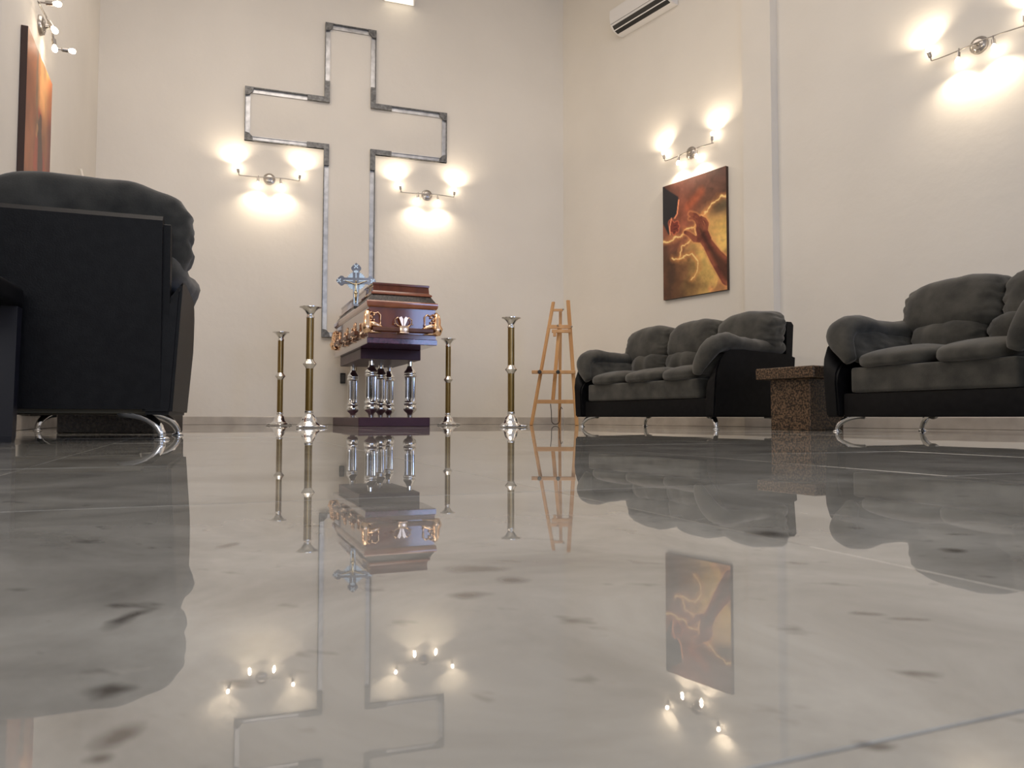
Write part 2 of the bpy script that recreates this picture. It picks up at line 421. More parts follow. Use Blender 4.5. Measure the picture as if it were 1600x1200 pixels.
sconce(FL, 1.0, 2.80, 'nickel four-bulb bar sconce above the left wall painting, at the top left', -1,
       ((-.05, -1, .08), (.25, -1, .12), (-.1, -.5, -.8), (.1, -.12, -1)))

# ------------------------------------------------------------------ canvases (flat printed pictures, colour per vertex)
def painted(name, F, s, z, w, h, fn, label, nx=110, ny=160, depth=.04):
    t = thing(name, label, 'painting', wp(F, s, 0, z), rz(F))
    vm = bpy.data.materials.get('print_'+name) or M('print_'+name, (1, 1, 1), .45, spec=.35)
    at = nd(vm, 'ShaderNodeAttribute'); at.attribute_name = 'Col'; lk(vm, at.outputs['Color'], bsdf(vm).inputs['Base Color'])
    U, V = np.meshgrid(np.linspace(0, 1, nx), np.linspace(0, 1, ny))
    col = np.clip(fn(U, V), 0, 1)
    lin = np.where(col <= .04045, col/12.92, ((col+.055)/1.055)**2.4)
    # tone from how a lit print looks to its reflectance
    verts = [((u-.5)*w, -depth, h*(1-v)) for u, v in zip(U.ravel(), V.ravel())]
    faces = [(j*nx+i, (j+1)*nx+i, (j+1)*nx+i+1, j*nx+i+1) for j in range(ny-1) for i in range(nx-1)]
    me = bpy.data.meshes.new('canvas'); me.from_pydata(verts, [], faces)
    ca = me.color_attributes.new('Col', 'FLOAT_COLOR', 'POINT')
    ca.data.foreach_set('color', np.concatenate([lin.reshape(-1, 3), np.ones((nx*ny, 1))], 1).astype(np.float32).ravel())
    me.materials.append(vm); o = bpy.data.objects.new('canvas', me); C.objects.link(o); o.parent = t
    bm = box(-w/2, w/2, -depth+.001, -.002, 0, h)
    obj('canvas_edge', bm, M('canvas_edge_'+name, (.05, .025, .018), .6), t)
    return t
def fbm(U, V, sc, seed, oc=5, warp=0, ax=1, ay=1):
    rs = np.random.RandomState(seed); out = np.zeros_like(U); amp = 1; tot = 0
    for k in range(oc):
        g = rs.rand(64, 64); f = sc*2**k
        x = (U*f*ax) % 63; y = (V*f*ay*1.45) % 63
        x0 = x.astype(int); y0 = y.astype(int); fx = x-x0; fy = y-y0
        fx = fx*fx*(3-2*fx); fy = fy*fy*(3-2*fy)
        a = g[y0, x0]*(1-fx)+g[y0, (x0+1) % 64]*fx; b = g[(y0+1) % 64, x0]*(1-fx)+g[(y0+1) % 64, (x0+1) % 64]*fx
        out += amp*(a*(1-fy)+b*fy); tot += amp; amp *= .5
    return out/tot
def sdseg(U, V, a, b, asp=1.45):
    ax, ay, bx_, by = a[0], a[1]*asp, b[0], b[1]*asp
    px, py = U-ax, V*asp-ay; dx, dy = bx_-ax, by-ay
    h = np.clip((px*dx+py*dy)/(dx*dx+dy*dy+1e-9), 0, 1)
    return np.hypot(px-dx*h, py-dy*h), h
def limb(U, V, pts, rad):
    d = np.full_like(U, 9.)
    for (a, b), (r0, r1) in zip(zip(pts, pts[1:]), zip(rad, rad[1:])):
        dd, h = sdseg(U, V, a, b); d = np.minimum(d, dd-(r0+(r1-r0)*h))
    return d
def mixc(c, col, m): return c*(1-m[..., None])+np.array(col)/255*m[..., None]
def sst(a, b, x): t = np.clip((x-a)/(b-a), 0, 1); return t*t*(3-2*t)
def art_hands(U, V):
    n1 = fbm(U, V, 3, 1); n2 = fbm(U+n1*.4, V+n1*.3, 4, 2); n3 = fbm(U+n2*.3, V, 9, 5)
    c = np.zeros(U.shape+(3,))+np.array((98, 62, 46))/255
    c = mixc(c, (122, 66, 48), sst(.45, .1, np.hypot(U-.3, V-.3)))
    c = mixc(c, (84, 54, 48), sst(.3, .0, V)*.8)
    c = mixc(c, (196, 158, 84), sst(.45, .75, U*.8+V*.45+(n2-.5)*.6)*sst(.22, .5, V))
    c = mixc(c, (176, 120, 72), sst(.2, .95, V)*sst(.42, .62, n2+(U-.5)*.3))
    c = mixc(c, (70, 44, 28), sst(.75, .25, U+(n1-.5)*.5)*sst(.55, .68, V)*.85)
    c = mixc(c, (96, 80, 56), sst(.75, 1, U+(n1-.5)*.3)*sst(.42, .3, V)*sst(.2, .3, V))
    c = mixc(c, (168, 78, 46), sst(.10, .0, limb(U, V, [(.42, .24), (.62, .15)], [.0, .01]))*.6)
    c = c*(.55+.9*(n3*.6+fbm(U, V, 7, 21)*.4)[..., None])
    # lightning and lit cloud rims
    def bolt(pts, wdt, colr, glow, seed):
        wob = (fbm(U, V, 14, seed)-.5)*.07
        return limb(U+wob, V+wob*.7, pts, [0]*len(pts))
    for pts, wdt in (([(1, .235), (.85, .25), (.75, .3), (.65, .36), (.52, .42), (.37, .44), (.29, .48), (0, .49)], .011),
                     ([(.52, .44), (.55, .5), (.31, .56), (.29, .61), (.27, .67), (.16, .655)], .009),
                     ([(.27, .67), (.48, .65), (.58, .73), (.58, .8), (.46, .87)], .007),
                     ([(.64, .35), (.7, .41), (.6, .47)], .009)):
        d = bolt(pts, 0, 0, 0, 7)
        c = mixc(c, (206, 132, 70), sst(.075, 0, d)*.55); c = mixc(c, (240, 204, 132), sst(wdt+.008, wdt*.2, d)*.85)
    # dark sleeve and loose fist at upper left
    poly = [(-.05, -.05), (.06, .03), (.26, .13), (.265, .2), (.24, .27), (.2, .295), (.15, .30), (.125, .36), (.115, .44), (.09, .43), (-.05, .26)]
    ins = np.zeros(U.shape, bool); dd = np.full(U.shape, 9.)
    for (x0, y0), (x1, y1) in zip(poly, poly[1:]+poly[:1]):
        ins ^= ((y0 > V) != (y1 > V)) & (U < (x1-x0)*(V-y0)/((y1-y0) or 1e-9)+x0)
        dd = np.minimum(dd, sdseg(U, V, (x0, y0), (x1, y1))[0])
    c = mixc(c, (30, 29, 34), sst(.012, -.012, np.where(ins, -dd, dd)))
    fist = np.minimum.reduce([limb(U, V, [(.13, .335), (.165, .385)], [.035, .055])]+[limb(U, V, [(.17, .37), q_], [.03, .024]) for q_ in ((.235, .355), (.25, .385), (.24, .415), (.19, .43))])
    c = mixc(c, (196, 96, 66), sst(.018, .004, fist)*.8); c = mixc(c, (112, 44, 34), sst(.004, -.008, fist))
    for q_ in ((.225, .37), (.235, .40), (.21, .425)): c = mixc(c, (60, 20, 16), sst(.010, .002, limb(U, V, [(.18, q_[1]), q_], [0, 0]))*.7)
    for pts in ([(.12, .44), (.115, .37), (.145, .30)], [(.2, .305), (.24, .275), (.268, .16)]):
        c = mixc(c, (232, 140, 96), sst(.014, .004, limb(U, V, pts, [0]*3)))
    # open hand and forearm reaching up from the lower right
    parts = [limb(U, V, [(1.03, .88), (.84, .72), (.7, .575)], [.135, .095, .068]),
             limb(U, V, [(.7, .57), (.64, .5), (.6, .45)], [.078, .088, .062]),
             limb(U, V, [(.64, .46), (.6, .385), (.53, .335), (.45, .305)], [.055, .04, .034, .024]),
             limb(U, V, [(.6, .44), (.55, .37), (.5, .345), (.44, .345)], [.04, .028, .024, .016]),
             limb(U, V, [(.62, .54), (.52, .53), (.42, .47), (.365, .45)], [.05, .038, .027, .022]),
             limb(U, V, [(.68, .5), (.71, .43), (.68, .39), (.62, .36)], [.04, .03, .024, .018])]
    d = np.minimum.reduce(parts)
    c = mixc(c, (206, 136, 80), sst(.030, .004, d)*.55)
    hand = mixc(np.zeros_like(c)+np.array((104, 48, 36))/255, (150, 82, 54), sst(.35, .65, n3)*.7)
    hand = hand*(1-.45*sst(-.02, -.09, d)[..., None]); hand = mixc(hand, (190, 120, 80), sst(.68, .8, n2)*.4)
    m = sst(.004, -.006, d)[..., None]; c = c*(1-m)+hand*m
    for a, b in zip(parts[2:], parts[3:]):  # creases between the fingers
        c = mixc(c, (54, 22, 18), sst(.008, .0, np.abs(a-b))*sst(.0, -.01, np.minimum(a, b))*.55)
    g_ = c.mean(-1, keepdims=True); return (g_+(c-g_)*.9)*1.2
def art_figure(U, V):
    V = V*1.35
    n1 = fbm(U, V, 3, 11); n2 = fbm(U+n1*.3, V, 5, 12, ay=.5)
    c = np.zeros(U.shape+(3,))+np.array((150, 88, 52))/255
    c = mixc(c, (232, 190, 128), sst(.35, .02, np.abs(U-.62+.12*(n1-.5)))*sst(.62, .1, V))
    c = mixc(c, (206, 136, 88), sst(.5, .1, V)*.4)
    c = mixc(c, (120, 108, 96), sst(.06, .0, np.abs(U-.34-.2*V+.1*(n1-.5)))*sst(.75, .3, V)*.8)
    c = mixc(c, (112, 38, 26), sst(.75, 1, U)*sst(.2, .4, V))
    body = limb(U, V, [(.52, .48), (.54, .7), (.56, 1.02)], [.07, .14, .16])
    c = mixc(c, (150, 52, 34), sst(.14, .0, body)*sst(.35, .6, n2)); c = mixc(c, (64, 44, 46), sst(.02, -.03, body)*.8)
    c = mixc(c, (80, 44, 30), sst(.02, -.01, limb(U, V, [(.55, .42), (.55, .46)], [.04, .045])))
    c = mixc(c, (176, 70, 40), sst(.05, 0, limb(U, V, [(.42, .6), (.4, .8), (.46, .98)], [.03, .05, .06]))*.9)
    c = mixc(c, (214, 160, 108), sst(.03, 0, limb(U, V, [(.4, .58), (.43, .52)], [.01, .02]))*.8)
    c = mixc(c, (90, 40, 28), sst(.88, 1, V)*.5)
    return (c**1.12)*(.72+.6*n2[..., None])
painted('hands_painting', FR, 2.31, 1.43, .90, 1.31, art_hands, 'unframed canvas of a hand reaching up through fiery clouds, above the three-seat sofa')
painted('figure_painting', FL, .87, 1.21, .90, 1.31, art_figure, 'unframed orange and gold canvas on the left wall, seen nearly edge-on')

# ------------------------------------------------------------------ air conditioner
ac = thing('air_conditioner', 'white split air conditioner with black outlet slot high on the right wall', 'air conditioner', wp(FR, 1.16, 0, 4.80), rz(FR))
prof = [(0, 0), (-.07, -.002), (-.15, .030), (-.195, .085), (-.215, .17), (-.21, .27), (-.17, .305), (0, .31)]
obj('housing', prism(prof, 0, .92, 'x', bev=.004), plastic_w, ac, auto=30)
obj('outlet_slot', prism([(-.10, .003), (-.152, .026), (-.191, .074), (-.176, .080), (-.10, .03)], .03, .89, 'x'), plastic_b, ac)
bm = bmesh.new(); bar(bm, (.03, -.160, .026), (.89, -.160, .026), .012, .004, up=(0, -.75, -.6)); obj('louver', bm, plastic_w, ac)
bm = bmesh.new(); bar(bm, (.012, -.2035, .098), (.908, -.2035, .098), .004, .005, up=(0, 1, 0)); obj('panel_seam', bm, M('seam_grey', (.25, .24, .23), .6), ac)

# small bright box fixture above the cross, dark socket box low on the wall
t = thing('ceiling_fixture', 'cream box fixture cut by the top frame edge above the steel cross', 'fixture', wp(FB, .57, 0, 5.345), rz(FB))
obj('fixture_body', prism([(-.205, 0), (.205, 0), (.13, -.34), (-.205, -.34)], .006, .10, 'z'), plastic_w, t)
obj('diffuser', prism([(-.18, -.02), (.185, -.02), (.12, -.32), (-.18, -.32)], 0, .006, 'z'), M('lit_diffuser', (.9, .88, .8), .6, emis=(1, .88, .68), es=1.1), t)
t = thing('wall_socket', 'small dark socket box low on the back wall beside the coffin stand', 'socket', wp(FB, -.075, 0, .50), rz(FB))
obj('socket_box', box(-.03, .03, -.035, 0, 0, .125, bev=.004), plastic_b, t)
obj('socket_face', box(-.02, .02, -.038, -.035, .02, .105), M('socket_grey', (.06, .055, .05), .5), t)
bm = tube([(-4.07, 7.02, 2.42), (-3.72, 7.05, 1.2), (-3.36, 7.1, .004)], .014, 8)
tag(obj('leaning_pole', bm, M('pale_pole', (.72, .67, .6), .5), smooth=True), 'thin pale pole leaning on the left wall, tip just above the black sofa back', 'pole')

# ------------------------------------------------------------------ sofas
D = .92
def leg_shape(sx, sy):
    """curved chrome blade: foot out at the corner (sx, sy point outward)"""
    pts = []; R = []
    for i in range(9):
        t = i/8; a = t*PI/2
        o = .17*(1-math.cos(a*.92))   # sweep outward while dropping
        pts.append((sx*(-.13+.15*math.sin(a)), sy*(-.07+.08*math.sin(a)), .10*math.cos(a)+.006))
        R.append((.032-.016*t, .024-.012*t))
    bm = tube(pts, R, 12)
    m = Matrix.Translation((sx*.018, sy*.010, 0)); lathe([(.026, 0), (.028, .004), (.024, .009), (.014, .013)], 16, bm, m)
    return bm
def make_sofa(name, label, L, n, loc, ang, back_h=.86, seed=0, c0=-.01):
    t = thing(name, label, 'sofa', loc, ang, 'charcoal sofas around the room')
    A = .235
    obj('front_rail', box(A-.09, L-A+.09, .035, .10, .095, .245, bev=.012), leather, t, auto=40)
    obj('underside', box(.10, L-.10, .06, D-.06, .100, .118, bev=.004, seg=1), under_m, t)
    # seat block with fabric front
    obj('seat_base', box(A-.02, L-A+.02, .02, .72, .247, .405, bev=.022, seg=3), fabric, t, auto=60)
    w = (L-2*A+.05)/n
    for i in range(n):
        cx = A-.025+w*(i+.5)
        def fn(q, p):
            q.z += .022*(1-abs(p.x)**2)*(1-abs(p.y)**2)
            if q.y < -.2: q.z -= .015*((-q.y-.2)/.15)
            return q
        obj('seat_cushion', pillow(cx, .37, .455, w*.505, .385, .062, e=3.4, seed=seed+i, wr=.008, fn=fn), fabric, t, smooth=True)
        def fb(q, p):
            q.z += .018*(1-abs(p.x)**2.2)*max(p.z, 0)
            q.y -= .012*math.exp(-((abs(p.x)-.72)*7)**2)*(.4-p.z)*(1 if p.y < 0 else 0)
            q.y -= .03*(1-p.x*p.x)*(1-p.z*p.z)*(1 if p.y < 0 else .3)
            return q
        wb = (L+.01-c0)/n; cb = c0+wb*(i+.5)
        obj('back_cushion', pillow(cb, .715, .80, wb*.505, .14, .178, e=3.7, n=24, seed=seed+10+i, wr=.016, ws=7, lean=.22, fn=fb), fabric, t, smooth=True)
        def fl(q, p):
            q.y -= .03*(1-p.x*p.x)*(1-p.z*p.z)
            q.y += .018*math.exp(-(p.x*4)**2)*(1 if p.y < 0 else 0)
            return q
        obj('lumbar_cushion', pillow(cx, .645, .59, w*.5, .135, .135, e=3, n=24, seed=seed+20+i, wr=.018, lean=.1, fn=fl), fabric, t, smooth=True)
    # leather back panel, leaning back a little
    bm = prism([(.80, .115), (.915, .115), (.975, back_h-.02), (.955, back_h), (.90, back_h), (.84, back_h-.03)], .045, L-.045, 'x', bev=.026)
    obj('back_panel', bm, leather, t, auto=35)
    bm = bmesh.new(); bar(bm, (.07, .968, back_h-.055), (L-.07, .968, back_h-.055), .006, .006); obj('back_seam', bm, leather, t)
    for side in (0, 1):
        def X(x): return x if side == 0 else L-x
        # leather arm panel: side outline, flaring outward toward the top
        prof = [(.0, .095), (.0, .40), (.012, .48), (.045, .56), (.095, .61), (.16, .635), (.30, .64), (.82, .625), (.92, .60), (.915, .095)]
        bm = bmesh.new(); rows = []
        for xo, xt in ((.03, 0), (.135, .10)):
            row = []
            for y, z in prof:
                f = ((z-.095)/.55)**1.6
                zz_ = z if xo < .1 else .095+(z-.095)*.70
                row.append(bm.verts.new((X(xo+(xt-xo)*f-(.012 if xo < .1 else 0)*math.sin(PI*(z-.095)/.55)), y, zz_)))
            rows.append(row)
        bm.faces.new(rows[0]); bm.faces.new(rows[1][::-1]); k = len(prof)
        for i in range(k): bm.faces.new((rows[0][i], rows[0][(i+1) % k], rows[1][(i+1) % k], rows[1][i]))
        bmesh.ops.recalc_face_normals(bm, faces=bm.faces[:])
        bmesh.ops.bevel(bm, geom=[e for e in bm.edges if len(e.link_faces) == 2 and e.calc_face_angle(0) > .6], offset=.012, segments=2, affect='EDGES')
        obj('arm_panel', bm, leather, t, auto=40)
        # fabric roll over the arm, drooping down the front
        pth = [(.14, .86, .655), (.13, .82, .672), (.115, .68, .675), (.11, .5, .668), (.105, .34, .672), (.10, .2, .685), (.105, .12, .675), (.12, .06, .635), (.155, .025, .57), (.195, .012, .505), (.225, .014, .44)]
        rr = [(.05, .025), (.10, .065), (.115, .075), (.115, .068), (.12, .072), (.128, .080), (.122, .075), (.108, .062), (.085, .052), (.062, .042), (.04, .028)]
        # refine the path
        P2 = []; R2 = []
        for i in range(len(pth)-1):
            for s in range(3):
                u = s/3; g = lambda a, b, c, d_: .5*((2*b)+(-a+c)*u+(2*a-5*b+4*c-d_)*u*u+(-a+3*b-3*c+d_)*u**3)
                i0, i1, i2, i3 = max(i-1, 0), i, i+1, min(i+2, len(pth)-1)
                p = [g(pth[i0][k], pth[i1][k], pth[i2][k], pth[i3][k]) for k in range(3)]
                P2.append((X(p[0]), p[1], p[2])); R2.append(tuple(rr[i1][k]*(1-u)+rr[i2][k]*u for k in range(2)))
        P2.append((X(pth[-1][0]), pth[-1][1], pth[-1][2])); R2.append(rr[-1])
        bm = tube(P2, R2, 20, ref=(1, 0, 0), sx=1)
        # radii are (side, normal): with ref x the side vector is vertical-ish, so swap
        bm.free()
        bm = tube(P2, [(b_, a_) for a_, b_ in R2], 20, ref=(1, 0, 0))
        for v in bm.verts:
            v.co += v.co.normalized()*0
            k = noise.noise(Vector((v.co.x*6+seed, v.co.y*9, v.co.z*6)))*.010+math.sin(v.co.y*70+noise.noise(v.co*9)*6)*.0022
            v.co.z += k; v.co.x += k*.5
        obj('arm_cushion', bm, fabric, t, smooth=True)
        def fi(q, p):
            q.x += (-.045 if side == 0 else .045)*p.z
            return q
        obj('arm_inner_pad', pillow(X(.195), .36, .54, .055, .35, .13, e=3, seed=seed+30+side, wr=.013, ws=8, fn=fi), fabric, t, smooth=True)
    for sx, x in ((-1, .085), (1, L-.085)):
        for sy, y in ((-1, .07), (1, D-.07)):
            obj('leg', leg_shape(sx, sy), chrome, t, smooth=True, loc=(x, y, 0))
    return t
make_sofa('three_seat_sofa', 'charcoal three-seat sofa against the right wall beside the wooden easel', 1.905, 3, (.606, 7.45, 0), math.radians(-59.4), .90, 1, .05)
make_sofa('two_seat_sofa', 'charcoal two-seat sofa cut by the right frame edge, right of the granite side table', 1.47, 2, (2.03, 4.95, 0), math.radians(-66), .90, 2, .11)
make_sofa('two_seat_sofa', 'dark two-seat sofa at the left frame edge with its black leather back to the viewer', 1.5, 2, (-1.565, 3.715, 0), math.radians(-160), .835, 3)
make_sofa('three_seat_sofa', 'far sofa along the left wall, mostly hidden behind the black sofa back', 1.9, 3, (-2.27, 5.2, 0), math.atan2(.92, -.393), .90, 4)

# ------------------------------------------------------------------ tables
t = thing('side_table', 'square brown speckled granite side table between the two right-hand sofas', 'table', (2.11, 5.27, 0), math.radians(-59.4))
obj('tabletop', box(-.52, 0, 0, .52, .375, .458, bev=.006, seg=1), granite, t)
obj('pedestal', box(-.44, -.09, .07, .44, 0, .375, bev=.004, seg=1), granite, t)
t = thing('coffee_table', 'low black granite table base seen under the black leather sofa', 'table', (-2.15, 4.0, 0), math.radians(4))
obj('pedestal', box(-.25, .25, 0, .42, 0, .34, bev=.005, seg=1), granite_b, t)
obj('tabletop', box(-.27, .27, -.02, .47, .34, .40, bev=.006, seg=1), granite_b, t)

# dark chair cut by the left frame edge
t = thing('chair', 'dark chair at the left frame edge, one square leg visible before the black sofa', 'chair', (-1.852, 2.286, 0), math.radians(20))
def chleg(x, y):
    bm = bmesh.new(); m = []
    for z, h in ((0, .021), (.02, .024), (.46, .030)):
        m.append([bm.verts.new((x+a*h, y+b*h, z)) for a, b in ((-1, -1), (1, -1), (1, 1), (-1, 1))])
    for a, b in zip(m, m[1:]):
        for i in range(4): bm.faces.new((a[i], a[(i+1) % 4], b[(i+1) % 4], b[i]))
    bm.faces.new(m[0]); bm.faces.new(m[-1]); return bm
for x in (-.21, .225):
    for y in (-.21, .21): obj('leg', chleg(x, y-.0), black_w, t)
obj('seat', box(-.25, .258, -.25, .25, .46, .53, bev=.018, seg=3), leather, t, auto=40)
bm = prism([(-.22, .53), (-.19, .53), (-.235, .95), (-.265, .95)], -.22, .22, 'y', bev=.008); obj('backrest', bm, leather, t)

# ------------------------------------------------------------------ candlesticks
def make_candlestick(loc, label, ang=0):
    t = thing('candlestick', label, 'candlestick', (loc[0], loc[1], 0), ang, 'tall chrome and gold floor candlesticks')
    bm = lathe([(.095, .004), (.102, .010), (.10, .018), (.085, .030), (.066, .048), (.060, .070), (.050, .092), (.036, .106), (.030, .114), (.034, .122), (.036, .134), (.033, .140)], 32)
    obj('base', bm, chrome, t, auto=50)
    for k in range(3):
        a = PI/2+k*2*PI/3+.5; d = Vector((math.cos(a), math.sin(a), 0))
        bm = tube([d*.06+Vector((0, 0, .022)), d*.10+Vector((0, 0, .017)), d*.135+Vector((0, 0, .012)), d*.150+Vector((0, 0, .010))], [(.030, .010), (.034, .010), (.028, .010), (.012, .008)], 14)
        obj('foot', bm, chrome, t, smooth=True)
    obj('lower_tube', lathe([(.0305, .132), (.0305, .492)], 24), brass, t, auto=50)
    obj('knop', lathe([(.031, .488), (.034, .494), (.036, .500), (.053, .520), (.055, .525), (.053, .530), (.036, .550), (.034, .556), (.031, .562)], 28), chrome2, t, auto=40)
    obj('upper_tube', lathe([(.0305, .558), (.0305, .915)], 24), brass, t, auto=50)
    obj('drip_cup', lathe([(.033, .905), (.034, .915), (.029, .924), (.028, .936), (.034, .948), (.046, .966), (.066, .984), (.088, .992), (.088, .996), (.05, .990), (.03, .975), (.0, .972)], 32), chrome2, t, auto=50)
    return t
def at(px, Y): return ((px-800)/1180*Y, Y)
make_candlestick(at(483, 6.2), 'tallest-looking chrome and gold candlestick, nearest the left of the coffin', .2)
make_candlestick(at(437.5, 8.05), 'chrome and gold candlestick farthest left, on its own before the back wall', .9)
make_candlestick(at(700, 8.7), 'short-looking chrome and gold candlestick just right of the coffin', .5)
make_candlestick(at(798.5, 6.85), 'chrome and gold candlestick farthest right, left of the wooden easel', .0)
make_candlestick((-1.90, 9.06), 'chrome and gold candlestick hidden behind the coffin stand, lower tube visible', 2.25)

# ------------------------------------------------------------------ coffin on its stand
ANG = math.radians(22); OC = (-1.04, 7.155)
def stack(levels, ins_y=None, bm=None):
    """levels: (z, half width, y0, y1)"""
    bm = bm or bmesh.new(); prev = None
    for z, hw, y0, y1 in levels:
        r = [bm.verts.new(p) for p in ((-hw, y0, z), (hw, y0, z), (hw, y1, z), (-hw, y1, z))]
        if prev:
            for i in range(4): bm.faces.new((prev[i], prev[(i+1) % 4], r[(i+1) % 4], r[i]))
        else: bm.faces.new(r[::-1])
        prev = r
    bm.faces.new(prev); return bm
LC = 1.95
def lv(*a): return [(z, .34-i, i, LC-i) for z, i in a]
cof = thing('coffin', 'polished mahogany coffin with rose gold handles on a chrome-legged stand', 'coffin', (OC[0], OC[1], .782), ANG)
obj('base_moulding', stack(lv((0, .008), (.005, 0), (.050, 0), (.056, .008))), purple, cof)
obj('base_step', stack(lv((.056, .010), (.094, .012), (.100, .018))), maho, cof)
obj('body', stack(lv((.100, .016), (.352, .016))), maho, cof)
obj('cornice', stack(lv((.345, .010), (.352, .002), (.362, -.003), (.385, -.006), (.398, -.006), (.408, .0), (.412, .010))), maho2, cof)
obj('carved_band', stack(lv((.412, .012), (.425, .020), (.470, .050), (.474, .054))), darkband, cof)
obj('lid_lip', stack(lv((.474, .048), (.480, .042), (.492, .044), (.500, .056))), maho2, cof)
obj('lid', stack(lv((.500, .058), (.512, .066), (.565, .070), (.570, .064), (.586, .064), (.590, .070))), maho, cof)
# side bars and their gold lugs
barm = noisy(M('handle_bar_wood', (.12, .05, .03), .4, spec=.25, coat=.1), (.10, .04, .025), (.16, .07, .04), 8)
def lug(parent, m4):
    """rose gold bracket: two ear loops over a clasp, in local x (across), y (out = -y), z"""
    bm = bmesh.new()
    for s in (-1, 1):
        pts = [(s*.012, -.012, .045), (s*.030, -.018, .100), (s*.055, -.020, .112), (s*.082, -.020, .090), (s*.078, -.020, .060), (s*.055, -.018, .038), (s*.022, -.014, .030)]
        tube(pts, .0055, 8, bm, ref=(0, 1, 0))
        prism([(s*.002, .03), (s*.014, .035), (s*.044, .108), (s*.020, .122), (s*.004, .100)], -.010, -.024, 'y', bm)
        lathe([(.001, -.008), (.008, -.004), (.009, .004), (.001, .008)], 10, bm, Matrix.Translation((s*.086, -.018, .052)))
    bx(bm, -.042, .042, -.052, -.002, -.030, .034, bev=.007)
    bx(bm, -.046, .046, -.058, -.006, -.034, -.026, bev=.003, seg=1)
    bmesh.ops.transform(bm, matrix=m4, verts=bm.verts[:])
    return obj('bracket', bm, gold, parent, auto=40)
def corner_orn(parent, m4):
    """gold corner casting wrapping an edge at local origin; faces -x and -y"""
    bm = bmesh.new()
    tube([(.004, .004, -.055), (-.012, -.012, -.045), (-.020, -.020, -.005), (-.014, -.014, .03), (-.016, -.016, .08), (-.010, -.010, .125), (.0, .0, .15)],
         [.022, .045, .050, .036, .033, .028, .012], 12, bm, ref=(1, -1, 0))
    for f in (0, 1):
        def q(a, o, z): return (a, -o, z) if f == 0 else (-o, a, z)
        tube([q(.02, .01, .13), q(.055, .016, .118), q(.085, .02, .13), q(.108, .02, .105), q(.104, .02, .06), q(.112, .022, .025), q(.09, .03, .0)], [.010, .006, .006, .007, .006, .007, .010], 8, bm, ref=(0, 0, 1))
        tube([q(.0, .02, .02), q(.05, .028, .015), q(.10, .03, .0), q(.13, .028, -.02)], [.024, .024, .018, .010], 10, bm, ref=(0, 0, 1))
        tube([q(.0, .02, -.05), q(.05, .022, -.055), q(.12, .018, -.065)], [.018, .012, .004], 8, bm, ref=(0, 0, 1))
        for k in range(4):
            lathe([(.001, -.011), (.010, -.006), (.010, .006), (.001, .011)], 8, bm, Matrix.Translation(q(.028+.02*(k % 2), .02, .03+.024*k)))
    for v in bm.verts:
        n_ = noise.noise(v.co*55)*.006+math.sin(v.co.z*260+v.co.x*120-v.co.y*120)*.0022
        v.co += Vector((-.6, -.6, .3))*n_
    for k in range(5):   # overlapping leaves
        z_ = -.03+.036*k
        for f in (0, 1):
            a_ = Vector((.004, -.026, z_)) if f == 0 else Vector((-.026, .004, z_)); b_ = a_+(Vector((.034, .004, .022)) if f == 0 else Vector((.004, .034, .022)))
            tube([a_, (a_+b_)/2+Vector((-.006, -.006, 0)), b_], [(.010, .004), (.013, .006), (.003, .002)], 8, bm)
    bmesh.ops.transform(bm, matrix=m4, verts=bm.verts[:])
    return obj('corner_casting', bm, gold, parent, smooth=True)
HZ = .165
XE = .34-.016
bm = bmesh.new(); bar(bm, (-XE+.03, -.022, HZ-.03), (XE-.03, -.022, HZ-.03), .034, .036); obj('handle_bar', bm, barm, cof)
lug(cof, Matrix.Translation((0, .0, HZ-.03)) @ Matrix.Diagonal((1, 1.25, 1.05, 1)))
for sx in (-1, 1):
    for (yy, fy) in ((0, 1), (LC, -1)):
        m = Matrix.Translation((sx*XE, yy+fy*.016, HZ)) @ Matrix.Diagonal((-sx, fy, 1, 1))
        corner_orn(cof, m)
    bm = bmesh.new()
    # side handles: three short bars carried on lugs
    for c in (.55, 1.0, 1.45):
        bm = bmesh.new(); bar(bm, (sx*(XE+.050), c-.19, HZ-.035), (sx*(XE+.050), c+.19, HZ-.035), .040, .044); obj('handle_bar', bm, barm, cof)
        lug(cof, Matrix.Translation((sx*(XE+.006), c, HZ-.03)) @ Matrix.Rotation(sx*PI/2, 4, 'Z') @ Matrix.Diagonal((.62, 1.2, .95, 1)))

# stand
st = thing('coffin_stand', 'aubergine plinth and slab stand with five fluted chrome legs under the coffin', 'stand', (OC[0], OC[1], 0), ANG)
obj('plinth', box(-.37, .335, .22, 1.80, 0, .087, bev=.004, seg=1), stand_m, st)
obj('top_slab', box(-.29, .33, .57, 1.82, .678, .782, bev=.004, seg=1), stand_m, st)
zt = .678; zb = .087
def zz(y): return zt-(y-110)/452*(zt-zb)
prof = [(.028, zb), (.028, zz(545)), (.032, zz(530)), (.064, zz(508)), (.070, zz(495)), (.071, zz(482)), (.064, zz(468)), (.058, zz(462)), (.066, zz(455)), (.067, zz(445)), (.060, zz(436)),
        (.055, zz(430)), (.055, zz(400)), (.055, zz(350)), (.055, zz(300)), (.055, zz(243)), (.062, zz(238)), (.067, zz(228)), (.062, zz(216)), (.055, zz(212)), (.065, zz(205)), (.062, zz(194)), (.046, zz(180)), (.036, zz(165)), (.032, zz(152)), (.027, zz(150)), (.027, zt)]
lm = None
for x, y in ((-.15, .72), (.26, .72), (-.17, 1.66), (.25, 1.66), (.05, 1.2)):
    if lm is None:
        lo = obj('leg', lathe(prof, 64, flute=.16, fr=(zz(431), zz(243)+.0005), nf=14), chrome, st, auto=45, loc=(x, y, 0)); lm = lo.data
    else:
        lo = bpy.data.objects.new('leg', lm); C.objects.link(lo); lo.parent = st; lo.location = (x, y, 0)

